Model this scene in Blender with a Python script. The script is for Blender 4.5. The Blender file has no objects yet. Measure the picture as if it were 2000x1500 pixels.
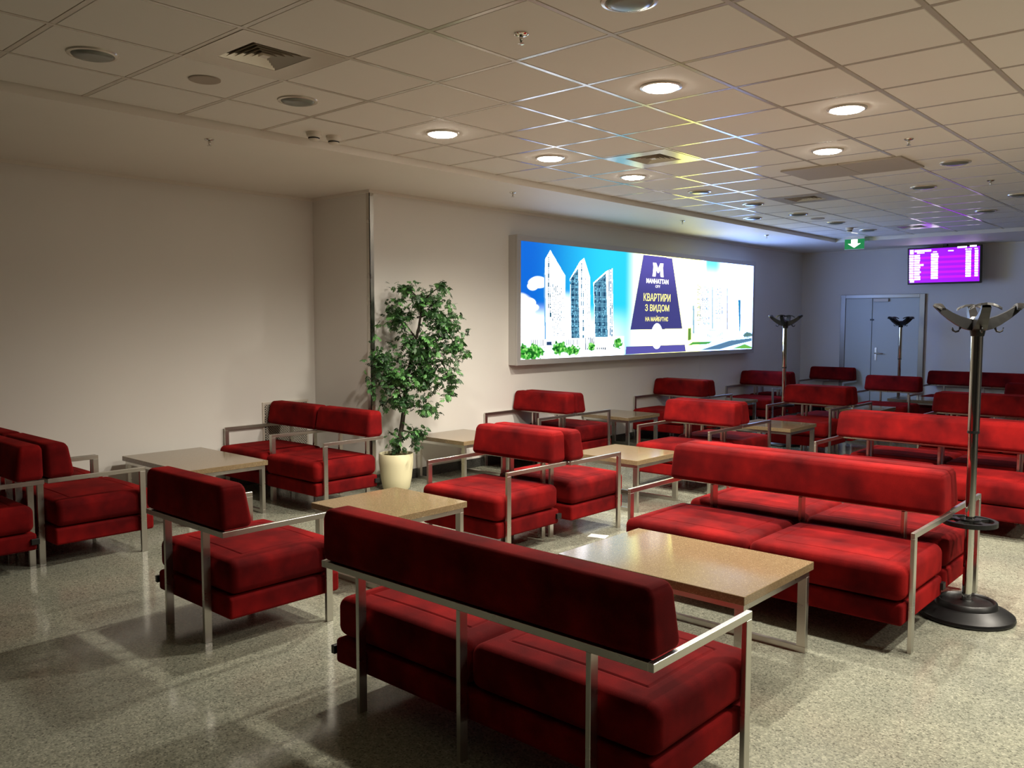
import bpy, bmesh, math, random
import numpy as np
from mathutils import Vector, Matrix
random.seed(7); rng = np.random.default_rng(7)
scene = bpy.context.scene
COL = scene.collection
PI = math.pi

# ------------------------------------------------------------------ camera, world, exposure
F, YAW, PITCH, ROLL, CAMH = 1664.3, 0.7324, 0.0719, 0.0012, 1.615
FW = Vector((-math.sin(YAW)*math.cos(PITCH), math.cos(YAW)*math.cos(PITCH), -math.sin(PITCH)))
R0 = Vector((math.cos(YAW), math.sin(YAW), 0)); U0 = R0.cross(FW)
RT = R0*math.cos(ROLL) + U0*math.sin(ROLL); UP = -R0*math.sin(ROLL) + U0*math.cos(ROLL)
cam_d = bpy.data.cameras.new('camera'); cam = bpy.data.objects.new('camera', cam_d); COL.objects.link(cam)
cam_d.sensor_width = 36; cam_d.lens = F/2000*36; cam_d.clip_start = .05; cam_d.clip_end = 100
M3 = Matrix((RT, UP, -FW)).transposed().to_4x4(); M3.translation = (0, 0, CAMH); cam.matrix_world = M3
scene.camera = cam
w = bpy.data.worlds.new('world'); scene.world = w; w.use_nodes = True
w.node_tree.nodes['Background'].inputs[0].default_value = (.9, .85, .8, 1)
w.node_tree.nodes['Background'].inputs[1].default_value = .05
vs = scene.view_settings; vs.view_transform = 'Standard'; vs.look = 'None'; vs.gamma = 1; vs.exposure = 0.22
vs.use_curve_mapping = False
LAMP_GLOW, LAMP_WATT = 54.0, 195.0      # radiance of a lit diffuser, power of its beam
LAMP_COL = (1.0, .92, .79)
BOARD_GAIN = 0.9

def project(p):
    d = Vector(p) - Vector((0, 0, CAMH)); z = d.dot(FW)
    if z <= .01: return None
    return 1000 + F*d.dot(RT)/z, 750 - F*d.dot(UP)/z

# ------------------------------------------------------------------ materials
def S(r, g, b):
    f = lambda c: (c/255/12.92) if c/255 <= .04045 else ((c/255+.055)/1.055)**2.4
    return (f(r), f(g), f(b), 1)
def mat(name, col, rough=.5, metal=0., spec=.5, **kw):
    m = bpy.data.materials.new(name); m.use_nodes = True
    b = m.node_tree.nodes['Principled BSDF']
    b.inputs['Base Color'].default_value = col if len(col) == 4 else (*col, 1)
    b.inputs['Roughness'].default_value = rough; b.inputs['Metallic'].default_value = metal
    b.inputs['Specular IOR Level'].default_value = spec
    for k, v in kw.items(): b.inputs[k].default_value = v
    return m
def nodes(m): return m.node_tree.nodes, m.node_tree.links, m.node_tree.nodes['Principled BSDF']
def coords(m, obj=True):
    N, L, b = nodes(m); t = N.new('ShaderNodeTexCoord'); return t.outputs['Object' if obj else 'Generated']
def noise(m, vec, scale, detail=3, rough=.55):
    N, L, b = nodes(m); n = N.new('ShaderNodeTexNoise'); n.inputs['Scale'].default_value = scale
    n.inputs['Detail'].default_value = detail; n.inputs['Roughness'].default_value = rough; L.new(vec, n.inputs['Vector']); return n
def ramp(m, fac, stops):
    N, L, b = nodes(m); r = N.new('ShaderNodeValToRGB'); e = r.color_ramp.elements
    while len(e) < len(stops): e.new(.5)
    for i, (p, c) in enumerate(stops): e[i].position = p; e[i].color = c if len(c) == 4 else (*c, 1)
    L.new(fac, r.inputs['Fac']); return r.outputs['Color']
def mix(m, a, b_, fac, mode='MIX'):
    N, L, b = nodes(m); x = N.new('ShaderNodeMix'); x.data_type = 'RGBA'; x.blend_type = mode
    for i, v in ((6, a), (7, b_)):
        if isinstance(v, tuple): x.inputs[i].default_value = v
        else: L.new(v, x.inputs[i])
    if isinstance(fac, (int, float)): x.inputs[0].default_value = fac
    else: L.new(fac, x.inputs[0])
    return x.outputs[2]
def bump(m, h, strength=.2, dist=.002):
    N, L, b = nodes(m); x = N.new('ShaderNodeBump'); x.inputs['Strength'].default_value = strength; x.inputs['Distance'].default_value = dist
    L.new(h, x.inputs['Height']); L.new(x.outputs['Normal'], b.inputs['Normal'])
def emis(name, col, strength):
    m = mat(name, (0, 0, 0), .4); b = m.node_tree.nodes['Principled BSDF']
    b.inputs['Emission Color'].default_value = col if len(col) == 4 else (*col, 1); b.inputs['Emission Strength'].default_value = strength
    return m

# red velvet
VEL = mat('red_velvet', S(170, 22, 24), .9, 0, .08)
N, L, b = nodes(VEL); c = coords(VEL)
n1 = noise(VEL, c, 3.2, 3, .6); n2 = noise(VEL, c, 260, 2)
g = N.new('ShaderNodeNewGeometry')
c1 = ramp(VEL, n1.outputs['Fac'], [(.34, S(76, 9, 12)), (.5, S(106, 14, 16)), (.66, S(134, 20, 20))])
c2 = ramp(VEL, n2.outputs['Fac'], [(.3, (.78, .78, .78)), (.7, (1.1, 1.1, 1.1))])
L.new(mix(VEL, c1, c2, .8, 'MULTIPLY'), b.inputs['Base Color'])
b.inputs['Sheen Weight'].default_value = .16; b.inputs['Sheen Roughness'].default_value = .4
b.inputs['Sheen Tint'].default_value = S(255, 36, 26); bump(VEL, n2.outputs['Fac'], .25, .001)
# brushed steel
STEEL = mat('brushed_steel', S(206, 203, 196), .3, 1.0)
N, L, b = nodes(STEEL); n = noise(STEEL, coords(STEEL), 6, 2)
L.new(ramp(STEEL, n.outputs['Fac'], [(.3, (.26, .26, .26)), (.7, (.34, .34, .34))]), b.inputs['Roughness'])
CHROME = mat('chrome', S(215, 214, 208), .06, 1.0)
BLACK = mat('black_plastic', S(17, 17, 18), .4)
# granite floor
FLOOR = mat('granite_floor', S(150, 146, 128), .12)
N, L, b = nodes(FLOOR); c = coords(FLOOR)
v = N.new('ShaderNodeTexVoronoi'); v.inputs['Scale'].default_value = 150; L.new(c, v.inputs['Vector'])
sp = N.new('ShaderNodeSeparateColor'); L.new(v.outputs['Color'], sp.inputs[0])
gr = ramp(FLOOR, sp.outputs[0], [(0, S(98, 99, 90)), (.14, S(130, 131, 119)), (.5, S(145, 147, 133)), (.85, S(156, 157, 142)), (1, S(176, 176, 160))])
n3 = noise(FLOOR, c, 1.1, 4, .6); n4 = noise(FLOOR, c, 38, 3, .7)
big = ramp(FLOOR, n3.outputs['Fac'], [(.3, (.76, .77, .77)), (.7, (1.06, 1.05, 1.0))])
med = ramp(FLOOR, n4.outputs['Fac'], [(.36, (.8, .8, .8)), (.52, (1, 1, 1)), (.68, (1.08, 1.08, 1.07))])
L.new(mix(FLOOR, mix(FLOOR, gr, big, 1., 'MULTIPLY'), med, .8, 'MULTIPLY'), b.inputs['Base Color'])
L.new(ramp(FLOOR, n4.outputs['Fac'], [(.3, (.17, .17, .17)), (.7, (.10, .10, .10))]), b.inputs['Roughness'])
GRANITE_D = mat('dark_granite', S(52, 52, 50), .25)
N, L, b = nodes(GRANITE_D); n = noise(GRANITE_D, coords(GRANITE_D), 120, 2)
L.new(ramp(GRANITE_D, n.outputs['Fac'], [(.3, S(34, 34, 33)), (.7, S(74, 74, 70))]), b.inputs['Base Color'])
# paint
def paint(name, col, rough=.7, amt=.04):
    m = mat(name, col, rough, 0, .3); N, L, b = nodes(m); c = coords(m)
    n = noise(m, c, .8, 3); a = 1-amt; L.new(mix(m, col, ramp(m, n.outputs['Fac'], [(.3, (a, a, a)), (.7, (1, 1, 1))]), 1., 'MULTIPLY'), b.inputs['Base Color'])
    n = noise(m, c, 350, 2); bump(m, n.outputs['Fac'], .08, .001); return m
WALL = paint('wall_paint', S(232, 229, 223), .65)
WALLD = paint('low_bounce_wall_paint', S(104, 100, 95), .6)  # for the unseen walls, darkened to cut the fill light they bounce back
SOFF = paint('soffit_paint', S(234, 228, 218), .55)
TILE = paint('ceiling_tile_mineral', S(230, 225, 217), .8)
TBAR = mat('ceiling_grid_enamel', S(206, 197, 184), .16, .15, .8)
PLENUM = mat('plenum_dark', S(120, 110, 98), .9)
WHITEP = mat('white_plastic', S(216, 208, 194), .4)
GREYGLASS = mat('unlit_diffuser', S(120, 124, 116), .25, .1)
GREYMET = mat('grey_panel', S(176, 166, 152), .6)
VENTM = mat('vent_enamel', S(212, 203, 188), .2, .25, .8)
SPEAKM = mat('speaker_mesh', S(168, 156, 142), .7)
LAMP_ON = emis('lit_diffuser', LAMP_COL, LAMP_GLOW)
DARKHOLE = mat('vent_dark', S(24, 22, 20), .8)
# table laminate
LAM = mat('speckled_laminate', S(150, 124, 84), .11, 0, .7)
N, L, b = nodes(LAM); c = coords(LAM); v = N.new('ShaderNodeTexVoronoi'); v.inputs['Scale'].default_value = 330; L.new(c, v.inputs['Vector'])
sp = N.new('ShaderNodeSeparateColor'); L.new(v.outputs['Color'], sp.inputs[0])
L.new(ramp(LAM, sp.outputs[0], [(0, S(114, 96, 71)), (.3, S(128, 109, 82)), (.85, S(135, 115, 87)), (.95, S(148, 128, 98)), (1, S(180, 160, 126))]), b.inputs['Base Color'])
DOORP = mat('door_paint', S(200, 208, 206), .4)
ALU = mat('anodised_frame', S(150, 146, 140), .38, .85)
BOARDFR = mat('billboard_aluminium', S(190, 187, 184), .45, .3)
POT = mat('cream_pot', S(226, 218, 180), .35)
MOSS = mat('moss', S(70, 68, 34), .9); N, L, b = nodes(MOSS); n = noise(MOSS, coords(MOSS), 60, 3)
L.new(ramp(MOSS, n.outputs['Fac'], [(.3, S(44, 44, 20)), (.7, S(100, 92, 48))]), b.inputs['Base Color'])
BARK = mat('bark', S(46, 38, 28), .85)
LEAFS = []
for i, (a, z) in enumerate(((S(40, 78, 38), S(66, 108, 56)), (S(28, 58, 30), S(48, 84, 46)), (S(70, 124, 60), S(104, 156, 88)))):
    m = mat('leaf_%d' % i, a, .45); N, L, b = nodes(m); n = noise(m, coords(m), 12, 2)
    L.new(ramp(m, n.outputs['Fac'], [(.3, a), (.7, z)]), b.inputs['Base Color']); LEAFS.append(m)
PAPER = mat('paper', S(240, 240, 236), .7)
GREEN_S = emis('exit_green', S(16, 120, 62), 1.0)
WHITE_S = emis('exit_white', (1, 1, 1), 2.2)
SCR = emis('screen_violet', S(150, 0, 255), 1.15)
SCR2 = emis('screen_magenta', S(196, 0, 255), 1.05)
SCRW = emis('screen_white', (1, .96, 1), 2.2)

# ------------------------------------------------------------------ mesh helpers
def mesh_from(verts, faces, name='m', smooth=False):
    me = bpy.data.meshes.new(name); me.from_pydata([tuple(v) for v in verts], [], faces); me.update()
    if smooth: me.shade_smooth()
    return me
def bm_mesh(bm, name='m', smooth=False):
    bmesh.ops.recalc_face_normals(bm, faces=bm.faces)
    me = bpy.data.meshes.new(name); bm.to_mesh(me); bm.free()
    if smooth: me.shade_smooth()
    return me
def obj(name, me, material=None, parent=None, loc=None, rot=None):
    o = bpy.data.objects.new(name, me); COL.objects.link(o)
    if material and not me.materials: me.materials.append(material)
    if parent: o.parent = parent
    if loc is not None: o.location = loc
    if rot is not None: o.rotation_euler = rot
    return o
def tag(o, label, cat, group=None):
    o['label'] = label; o['category'] = cat
    if group: o['group'] = group
    return o
def thing(name, label, cat, loc=(0, 0, 0), rz=0, group=None):
    o = bpy.data.objects.new(name, None); COL.objects.link(o); o.location = loc; o.rotation_euler = (0, 0, rz)
    o.empty_display_size = .1
    return tag(o, label, cat, group)
def struct(o, label=None):
    o['kind'] = 'structure'
    if label: o['label'] = label
    return o
def copy_tree(o, parent=None):
    c = o.copy(); COL.objects.link(c); c.parent = parent
    for ch in list(o.children): copy_tree(ch, c)
    return c
def add_box(bm, lo, hi, bev=0., seg=2):
    vs_ = [bm.verts.new((x, y, z)) for x in (lo[0], hi[0]) for y in (lo[1], hi[1]) for z in (lo[2], hi[2])]
    fs = [bm.faces.new([vs_[i] for i in f]) for f in ((0, 1, 3, 2), (4, 6, 7, 5), (0, 4, 5, 1), (2, 3, 7, 6), (0, 2, 6, 4), (1, 5, 7, 3))]
    if bev > 0:
        es = list({e for f in fs for e in f.edges})
        bmesh.ops.bevel(bm, geom=es, offset=bev, segments=seg, affect='EDGES', profile=.5)
def box(lo, hi, bev=0., seg=2, smooth=False):
    bm = bmesh.new(); add_box(bm, lo, hi, bev, seg); return bm_mesh(bm, smooth=smooth)
def boxes(lst, bev=0.):
    bm = bmesh.new()
    for lo, hi in lst: add_box(bm, lo, hi, bev)
    return bm_mesh(bm)
def lathe(prof, n=32, smooth=True, cap=True):
    V = []; Fc = []
    for r, z in prof:
        for i in range(n): a = 2*PI*i/n; V.append((r*math.cos(a), r*math.sin(a), z))
    for k in range(len(prof)-1):
        for i in range(n):
            j = (i+1) % n; Fc.append((k*n+i, k*n+j, (k+1)*n+j, (k+1)*n+i))
    if cap:
        Fc.append(tuple(range(n))[::-1]); Fc.append(tuple((len(prof)-1)*n+i for i in range(n)))
    me = mesh_from(V, Fc); bm = bmesh.new(); bm.from_mesh(me); bmesh.ops.remove_doubles(bm, verts=bm.verts, dist=1e-5)
    bmesh.ops.recalc_face_normals(bm, faces=bm.faces); bm.to_mesh(me); bm.free()
    if smooth: me.shade_smooth(); me.set_sharp_from_angle(angle=math.radians(38))
    return me
def tube_into(bm, pts, rad, n=8):
    pts = [Vector(p) for p in pts]; rings = []
    for i, p in enumerate(pts):
        t = (pts[min(i+1, len(pts)-1)]-pts[max(i-1, 0)]).normalized()
        a = Vector((0, 0, 1)) if abs(t.z) < .9 else Vector((1, 0, 0))
        u = t.cross(a).normalized(); v_ = t.cross(u)
        r = rad[i] if isinstance(rad, (list, tuple)) else rad
        rings.append([bm.verts.new(p + r*(math.cos(2*PI*k/n)*u + math.sin(2*PI*k/n)*v_)) for k in range(n)])
    for A, B in zip(rings, rings[1:]):
        for k in range(n): bm.faces.new((A[k], A[(k+1) % n], B[(k+1) % n], B[k]))
    bm.faces.new(rings[0][::-1]); bm.faces.new(rings[-1])
def ribbon_into(bm, secs):
    """loft between closed cross-sections (lists of points)"""
    rings = [[bm.verts.new(p) for p in s] for s in secs]; n = len(rings[0])
    for A, B in zip(rings, rings[1:]):
        for k in range(n): bm.faces.new((A[k], A[(k+1) % n], B[(k+1) % n], B[k]))
    bm.faces.new(rings[0][::-1]); bm.faces.new(rings[-1])

def axis(lo, hi, r, step, extra=()):
    s = {lo, hi}
    for k in (.0, .12, .3, .55, .8, 1.): s |= {lo+r*k, hi-r*k}
    m = max(1, int((hi-lo-2*r)/step))
    for i in range(m+1): s.add(lo+r+(hi-lo-2*r)*i/m)
    for e in extra: s.add(e)
    s = sorted(s); out = [s[0]]
    for q in s[1:]:
        if q-out[-1] > 1e-4: out.append(q)
    return out
def cushion(lo, hi, r, fn=None, step=.06, extra=((), (), ())):
    """rounded box whose surface is then reshaped by fn(p, lo, hi)"""
    ax = [axis(lo[i], hi[i], r, step, extra[i]) for i in range(3)]
    V = []; Fc = []; idx = {}
    def vid(p):
        k = tuple(round(c, 5) for c in p)
        if k not in idx:
            q = [min(max(p[i], lo[i]+r), hi[i]-r) for i in range(3)]
            d = Vector(p)-Vector(q); p2 = Vector(q)+d.normalized()*r
            if fn: p2 = Vector(fn(p2, Vector(p)))
            idx[k] = len(V); V.append(p2)
        return idx[k]
    for a in range(3):
        u, v_ = [(1, 2), (2, 0), (0, 1)][a]
        for side, val in ((0, lo[a]), (1, hi[a])):
            for i in range(len(ax[u])-1):
                for j in range(len(ax[v_])-1):
                    q = []
                    for (di, dj) in ((0, 0), (1, 0), (1, 1), (0, 1)):
                        p = [0, 0, 0]; p[a] = val; p[u] = ax[u][i+di]; p[v_] = ax[v_][j+dj]; q.append(vid(p))
                    Fc.append(q if side else q[::-1])
    return mesh_from(V, Fc, smooth=True)

# ------------------------------------------------------------------ room shell
CEIL, SOFZ = 2.9526, 2.90
XW, XR, YS, YF = -6.63, -7.57, 5.30, 15.42        # left wall, recess wall, step, far wall
XE, YB = 4.2, -3.6                                # room limits behind / right of the camera
SX, SY = -5.36, 13.72                             # soffit edges
struct(obj('floor', box((XR-.2, YB-.2, -.1), (XE+.2, YF+.2, 0)), FLOOR), 'polished speckled grey granite floor')
struct(obj('wall_recess', box((XR-.2, YB, 0), (XR, YS, SOFZ)), WALL), 'beige painted wall of the recess behind the chairs')
struct(obj('wall_left', box((XR-.2, YS, 0), (XW, YF, SOFZ)), WALL), 'long beige painted wall that carries the billboard')
struct(obj('wall_far', box((XR-.2, YF, 0), (XE+.2, YF+.2, CEIL+.2)), WALL), 'grey painted end wall with the door')
struct(obj('wall_right', box((XE, YB, 0), (XE+.2, YF, CEIL+.2)), WALLD))
struct(obj('wall_back', box((XR-.2, YB-.2, 0), (XE+.2, YB, CEIL+.2)), WALLD))
ceil = struct(obj('ceiling', box((SX-.02, YB, CEIL+.02), (XE, SY+.02, CEIL+.2)), PLENUM), 'suspended ceiling of square mineral tiles')
struct(obj('trim_1', boxes([((XR-.2, YB, SOFZ), (SX, YF, CEIL+.2)), ((SX, SY, SOFZ), (XE, YF, CEIL+.2))]), SOFF), 'plain dropped soffit running along the walls')
def base(name, lo, hi): struct(obj(name, box(lo, hi, .003), GRANITE_D), 'dark granite skirting')
base('baseboard_left', (XW, YS-.012, 0), (XW+.012, YF, .1))
base('baseboard_recess', (XR, YB, 0), (XR+.012, YS, .1))
base('baseboard_step', (XR, YS-.012, 0), (XW+.012, YS, .1))
base('baseboard_far', (XW, YF-.012, 0), (-5.87, YF, .1))
base('baseboard_far_right', (-4.47, YF-.012, 0), (XE, YF, .1))
# cornice strips
struct(obj('trim_2', boxes([((XR, YB, SOFZ-.03), (XR+.02, YS-.02, SOFZ)), ((XR, YS-.02, SOFZ-.03), (XW, YS, SOFZ)),
                            ((XW, YS-.02, SOFZ-.03), (XW+.02, YF, SOFZ)), ((XW, YF-.02, SOFZ-.03), (XE, YF, SOFZ))]), SOFF), 'narrow pale cornice under the soffit')
struct(obj('trim_3', boxes([((XW-.045, YS-.006, .1), (XW+.006, YS, SOFZ-.03)), ((XW, YS-.006, .1), (XW+.006, YS+.045, SOFZ-.03))]), STEEL), 'polished steel guard on the wall corner')
struct(obj('trim_4', box((XW, 11.67, .1), (XW+.002, 11.676, 1.13)), WALL), 'thin joint strip in the wall under the billboard')

# ceiling grid and tiles
GX, GY, T = -2.3813, 3.9431, .6
SPEC = {}          # (i,j) tile -> 'vent' / 'hole'
def cell(x, y): return (math.floor((x-GX)/T), math.floor((y-GY)/T))
def centre(i, j): return (GX+(i+.5)*T, GY+(j+.5)*T)
vents = [(-3.881, 2.443), (-3.881, 6.043), (-3.881, 9.043), (-3.881, 12.643)]
for v_ in vents: SPEC[cell(*v_)] = 'vent'
i0, i1 = cell(SX, 0)[0], cell(XE, 0)[0]; j0, j1 = cell(0, YB)[1], cell(0, SY)[1]
tb = []
for i in range(i0, i1+2):
    x = GX+i*T
    if SX < x < XE: tb.append(('x', x))
for j in range(j0, j1+2):
    y = GY+j*T
    if YB < y < SY: tb.append(('y', y))
for k, v_ in tb:
    lo, hi = ((v_-.012, YB, CEIL), (v_+.012, SY, CEIL+.02)) if k == 'x' else ((SX, v_-.012, CEIL+.001), (XE, v_+.012, CEIL+.02))
    obj('grid_bar', box(lo, hi), TBAR, ceil)
def tile_mesh(w_, d_):
    bm = bmesh.new(); z0, z1 = CEIL+.005, CEIL+.02; e = .01
    a = [(-w_/2, -d_/2), (w_/2, -d_/2), (w_/2, d_/2), (-w_/2, d_/2)]
    t = [bm.verts.new((x, y, z1)) for x, y in a]; m_ = [bm.verts.new((x, y, z0+.006)) for x, y in a]
    q = [bm.verts.new((x-math.copysign(.008, x), y-math.copysign(.008, y), z0-.004)) for x, y in a]
    for A, B in ((t, m_), (m_, q)):
        for k in range(4): bm.faces.new((A[k], A[(k+1) % 4], B[(k+1) % 4], B[k]))
    bm.faces.new(q); bm.faces.new(t[::-1])
    me = bm_mesh(bm); me.materials.append(TILE); return me
tile_cache = {}; rest = bmesh.new(); ntile = 0
for i in range(i0, i1+1):
    for j in range(j0, j1+1):
        if SPEC.get((i, j)) == 'vent': continue
        xa, xb = max(GX+i*T, SX), min(GX+(i+1)*T, XE); ya, yb = max(GY+j*T, YB), min(GY+(j+1)*T, SY)
        if xb-xa < .06 or yb-ya < .06: continue
        w_, d_ = xb-xa-.02, yb-ya-.02; cx, cy = (xa+xb)/2, (ya+yb)/2
        vis = any((q := project((x, y, CEIL))) and -20 < q[0] < 2020 and -20 < q[1] < 1500 for x in (xa, xb) for y in (ya, yb))
        if vis and ntile < 295:
            k = (round(w_, 3), round(d_, 3))
            if k not in tile_cache: tile_cache[k] = tile_mesh(w_, d_)
            obj('ceiling_tile', tile_cache[k], None, ceil, (cx, cy, 0)); ntile += 1
        else:
            add_box(rest, (cx-w_/2, cy-d_/2, CEIL+.001), (cx+w_/2, cy+d_/2, CEIL+.02))
o = obj('ceiling_tile', bm_mesh(rest), TILE, ceil); o['kind'] = 'stuff'

# ------------------------------------------------------------------ seating
W1, W2, DH = .81, 1.665, .32        # frame widths, half depth of the frame
TB, TZ = .02, .60                   # tube width, arm top height
SEATF, SEATB = DH+.075, -DH+.055
def seat_fn(lo, hi, n=1):
    cx, cy = (lo[0]+hi[0])/2, (lo[1]+hi[1])/2
    def fn(p, raw):
        x, y, z = p
        t = max(0, (z-lo[2])/(hi[2]-lo[2]))
        u = (x-cx)/((hi[0]-lo[0])/2); v_ = (y-cy)/((hi[1]-lo[1])/2)
        puff = max(0, (1-u*u))*max(0, (1-v_*v_))
        if raw[2] > hi[2]-1e-4:
            z += .014*puff
            dx = min(raw[0]-lo[0], hi[0]-raw[0])-.10; dy = min(raw[1]-lo[1], hi[1]-raw[1])-.115
            on = min(abs(dx) if dy > -.002 else 9, abs(dy) if dx > -.002 else 9)
            if on < .0015: z -= .007
        y += .008*t*(1 if v_ > 0 else 0)*(1-u*u)
        x += .006*u*math.sin(PI*min(1, t))
        return (x, y, z)
    return fn
def seat_mesh(x0, x1):
    lo, hi = (x0, SEATB, .262), (x1, SEATF, .435)
    ex = [x0+.10+d for d in (-.012, -.006, 0, .006, .012)] + [x1-.10+d for d in (-.012, -.006, 0, .006, .012)]
    ey = [SEATB+.115+d for d in (-.012, -.006, 0, .006, .012)] + [SEATF-.115+d for d in (-.012, -.006, 0, .006, .012)]
    me = cushion(lo, hi, .045, seat_fn(lo, hi), .07, (ex, ey, ())); me.materials.append(VEL); return me
def back_mesh(w_):
    lo, hi = (-w_/2, -DH-.005, TZ), (w_/2, -DH+.175, TZ+.222)
    def fn(p, raw):
        x, y, z = p; t = (z-lo[2])/(hi[2]-lo[2])
        f = (y-lo[1])/(hi[1]-lo[1]); y -= .038*t*f
        x -= .014*t*(x/(w_/2))
        if raw[2] > hi[2]-1e-4: z += .006*max(0, 1-(2*f-1)**2)
        y += .006*math.sin(PI*t)*(1 if f > .5 else 0)
        return (x, y, z)
    me = cushion(lo, hi, .035, fn, .08); me.materials.append(VEL); return me
def make_seat(name, w_, nseat, posts):
    t = thing(name, name, 'chair' if nseat == 1 else 'sofa')
    x = w_/2
    ins = TB+.004
    bx0, bx1 = -x+ins, x-ins
    bm = cushion((bx0+.004, SEATB-.01, .145), (bx1-.004, SEATF-.01, .256), .018, None, .2); bm.materials.append(VEL)
    obj('seat_base', bm, VEL, t)
    sw = (bx1-bx0)/nseat
    for k in range(nseat): obj('seat_cushion', seat_mesh(bx0+k*sw+.002, bx0+(k+1)*sw-.002), VEL, t)
    obj('back_cushion', back_mesh(w_), VEL, t)
    leg = box((-TB/2, -.02, 0), (TB/2, .02, TZ-.028), .0015, 1); leg.materials.append(STEEL)
    arm = box((-TB/2, -DH, TZ-.028), (TB/2, DH, TZ), .0015, 1); arm.materials.append(STEEL)
    for s in (-1, 1):
        obj('leg', leg, STEEL, t, (s*(x-TB/2), DH-.02, 0)); obj('armrest', arm, STEEL, t, (s*(x-TB/2), 0, 0))
    obj('back_rail', box((-x+TB, -DH, TZ-.028), (x-TB, -DH+.03, TZ-.001), .0015, 1), STEEL, t)
    post = box((-TB/2, 0, 0), (TB/2, .04, TZ-.028), .0015, 1); post.materials.append(STEEL)
    for px in posts: obj('rear_post', post, STEEL, t, (px, -DH, 0))
    o = obj('connector', box((bx0-.012, SEATB-.02, .185), (bx0+.01, SEATB+.03, .222), .002), BLACK, t); o['label'] = 'small black plastic connector on the base'
    return t
chair0 = make_seat('armchair', W1, 1, (-.2, .2)); sofa0 = make_seat('sofa', W2, 2, (-.59, 0, .59))
used = {'a': 0, 's': 0}
def place(kind, x, y, face, label, group):
    src = chair0 if kind == 'a' else sofa0
    o = src if not used[kind] else copy_tree(src)
    used[kind] += 1
    o.location = (x, y, 0); o.rotation_euler = (0, 0, 0 if face > 0 else PI)
    o['label'] = label; o['group'] = group
G1, G2 = 'red velvet armchairs', 'red velvet two-seat sofas'
place('a', -4.155, 2.40, 1, 'red velvet armchair standing alone, its back to the open floor, facing square table', G1)
place('a', -6.29, 2.37, 1, 'red armchair facing the rectangular table by the recess wall, backed by another armchair', G1)
place('a', -6.28, 1.705, -1, 'red armchair backed against one that faces the rectangular table, itself facing away from it', G1)
place('a', -7.125, 2.37, 1, 'red armchair in the recess corner side row, against the beige wall facing rectangular table', G1)
place('a', -6.335, 4.55, -1, 'red armchair beside the potted tree, facing the rectangular table', G1)
place('a', -7.145, 4.55, -1, 'red armchair against the recess wall in front of the perforated panel', G1)
place('a', -4.245, 4.545, -1, 'bright red armchair facing the square table with the lone armchair opposite', G1)
place('a', -4.215, 5.205, 1, 'red armchair facing the square table that mirrors the yellow light', G1)
place('a', -6.215, 7.21, -1, 'red armchair by the wall facing the square table next to the potted tree', G1)
place('a', -6.205, 7.865, 1, 'red armchair by the wall near billboard edge, back to the potted tree', G1)
place('a', -4.315, 7.43, -1, 'red armchair facing the square table that mirrors the yellow light, sofa alongside', G1)
place('a', -4.33, 8.12, 1, 'red armchair backed against one facing the yellow-lit table, looking to the far end', G1)
place('a', -6.21, 10.2, -1, 'dark red armchair by the wall under the middle of the billboard', G1)
place('a', -6.20, 10.86, 1, 'dark red armchair by the wall under the billboard, facing the door wall', G1)
place('a', -4.30, 10.27, -1, 'dark red armchair in front of the second coat stand', G1)
place('a', -4.27, 10.93, 1, 'dark red armchair next to the second coat stand, facing the door wall', G1)
place('a', -6.22, 12.85, -1, 'dark red armchair by the wall under the far end of the billboard', G1)
place('a', -6.20, 13.51, 1, 'dark red armchair by the wall facing the corner armchair beside the door', G1)
place('a', -4.27, 13.06, -1, 'dark red armchair in front of the coat stand that stands before the door', G1)
place('a', -5.945, 15.0, -1, 'very dark red armchair against the end wall beside the door frame', G1)
place('s', -2.17, 2.44, 1, 'dark red two-seat sofa with its back to the open floor, facing long table', G2)
place('s', -2.095, 4.64, -1, 'bright red two-seat sofa facing the long table, beside the large coat stand', G2)
place('s', -2.11, 5.295, 1, 'red two-seat sofa backed against the one facing the long table', G2)
place('s', -2.095, 7.45, -1, 'bright red two-seat sofa in the second row behind the large coat stand', G2)
place('s', -2.085, 8.11, 1, 'red two-seat sofa backed against the second-row bright sofa', G2)
place('s', -2.10, 10.3, -1, 'dull dark red two-seat sofa in the third row behind the coat stand', G2)
place('s', -2.10, 10.96, 1, 'dark red two-seat sofa backed against the third-row sofa', G2)
place('s', -1.86, 12.6, -1, 'nearly black two-seat sofa in the last row before the end wall', G2)
place('s', -3.51, 15.0, -1, 'nearly black two-seat sofa against the end wall under the flight screen', G2)
place('s', -1.82, 15.0, -1, 'nearly black two-seat sofa against the end wall past the flight screen, away from the door', G2)

# ------------------------------------------------------------------ tables
def make_table(name, w_, d_):
    t = thing(name, name, 'table')
    obj('tabletop', box((-w_/2, -d_/2, .41), (w_/2, d_/2, .45), .002, 1), LAM, t)
    lx, ly, a, c_ = w_/2-.012, d_/2-.022, .045, .03
    leg = box((-a/2, -c_/2, .03), (a/2, c_/2, .38), .001, 1); leg.materials.append(STEEL)
    bar = box((-lx, -c_/2, 0), (lx, c_/2, .03), .001, 1); bar.materials.append(STEEL)
    for s in (-1, 1):
        for q in (-1, 1): obj('leg', leg, STEEL, t, (q*(lx-a/2), s*(ly-c_/2), 0))
        obj('floor_bar', bar, STEEL, t, (0, s*(ly-c_/2), 0)); obj('top_bar', bar, STEEL, t, (0, s*(ly-c_/2), .38))
    ap = box((-c_/2, -ly+c_, .38), (c_/2, ly-c_, .41)); ap.materials.append(STEEL)
    for q in (-1, 1): obj('side_bar', ap, STEEL, t, (q*(lx-c_/2), 0, 0))
    return t
G3 = 'speckled brown low tables'
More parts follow.
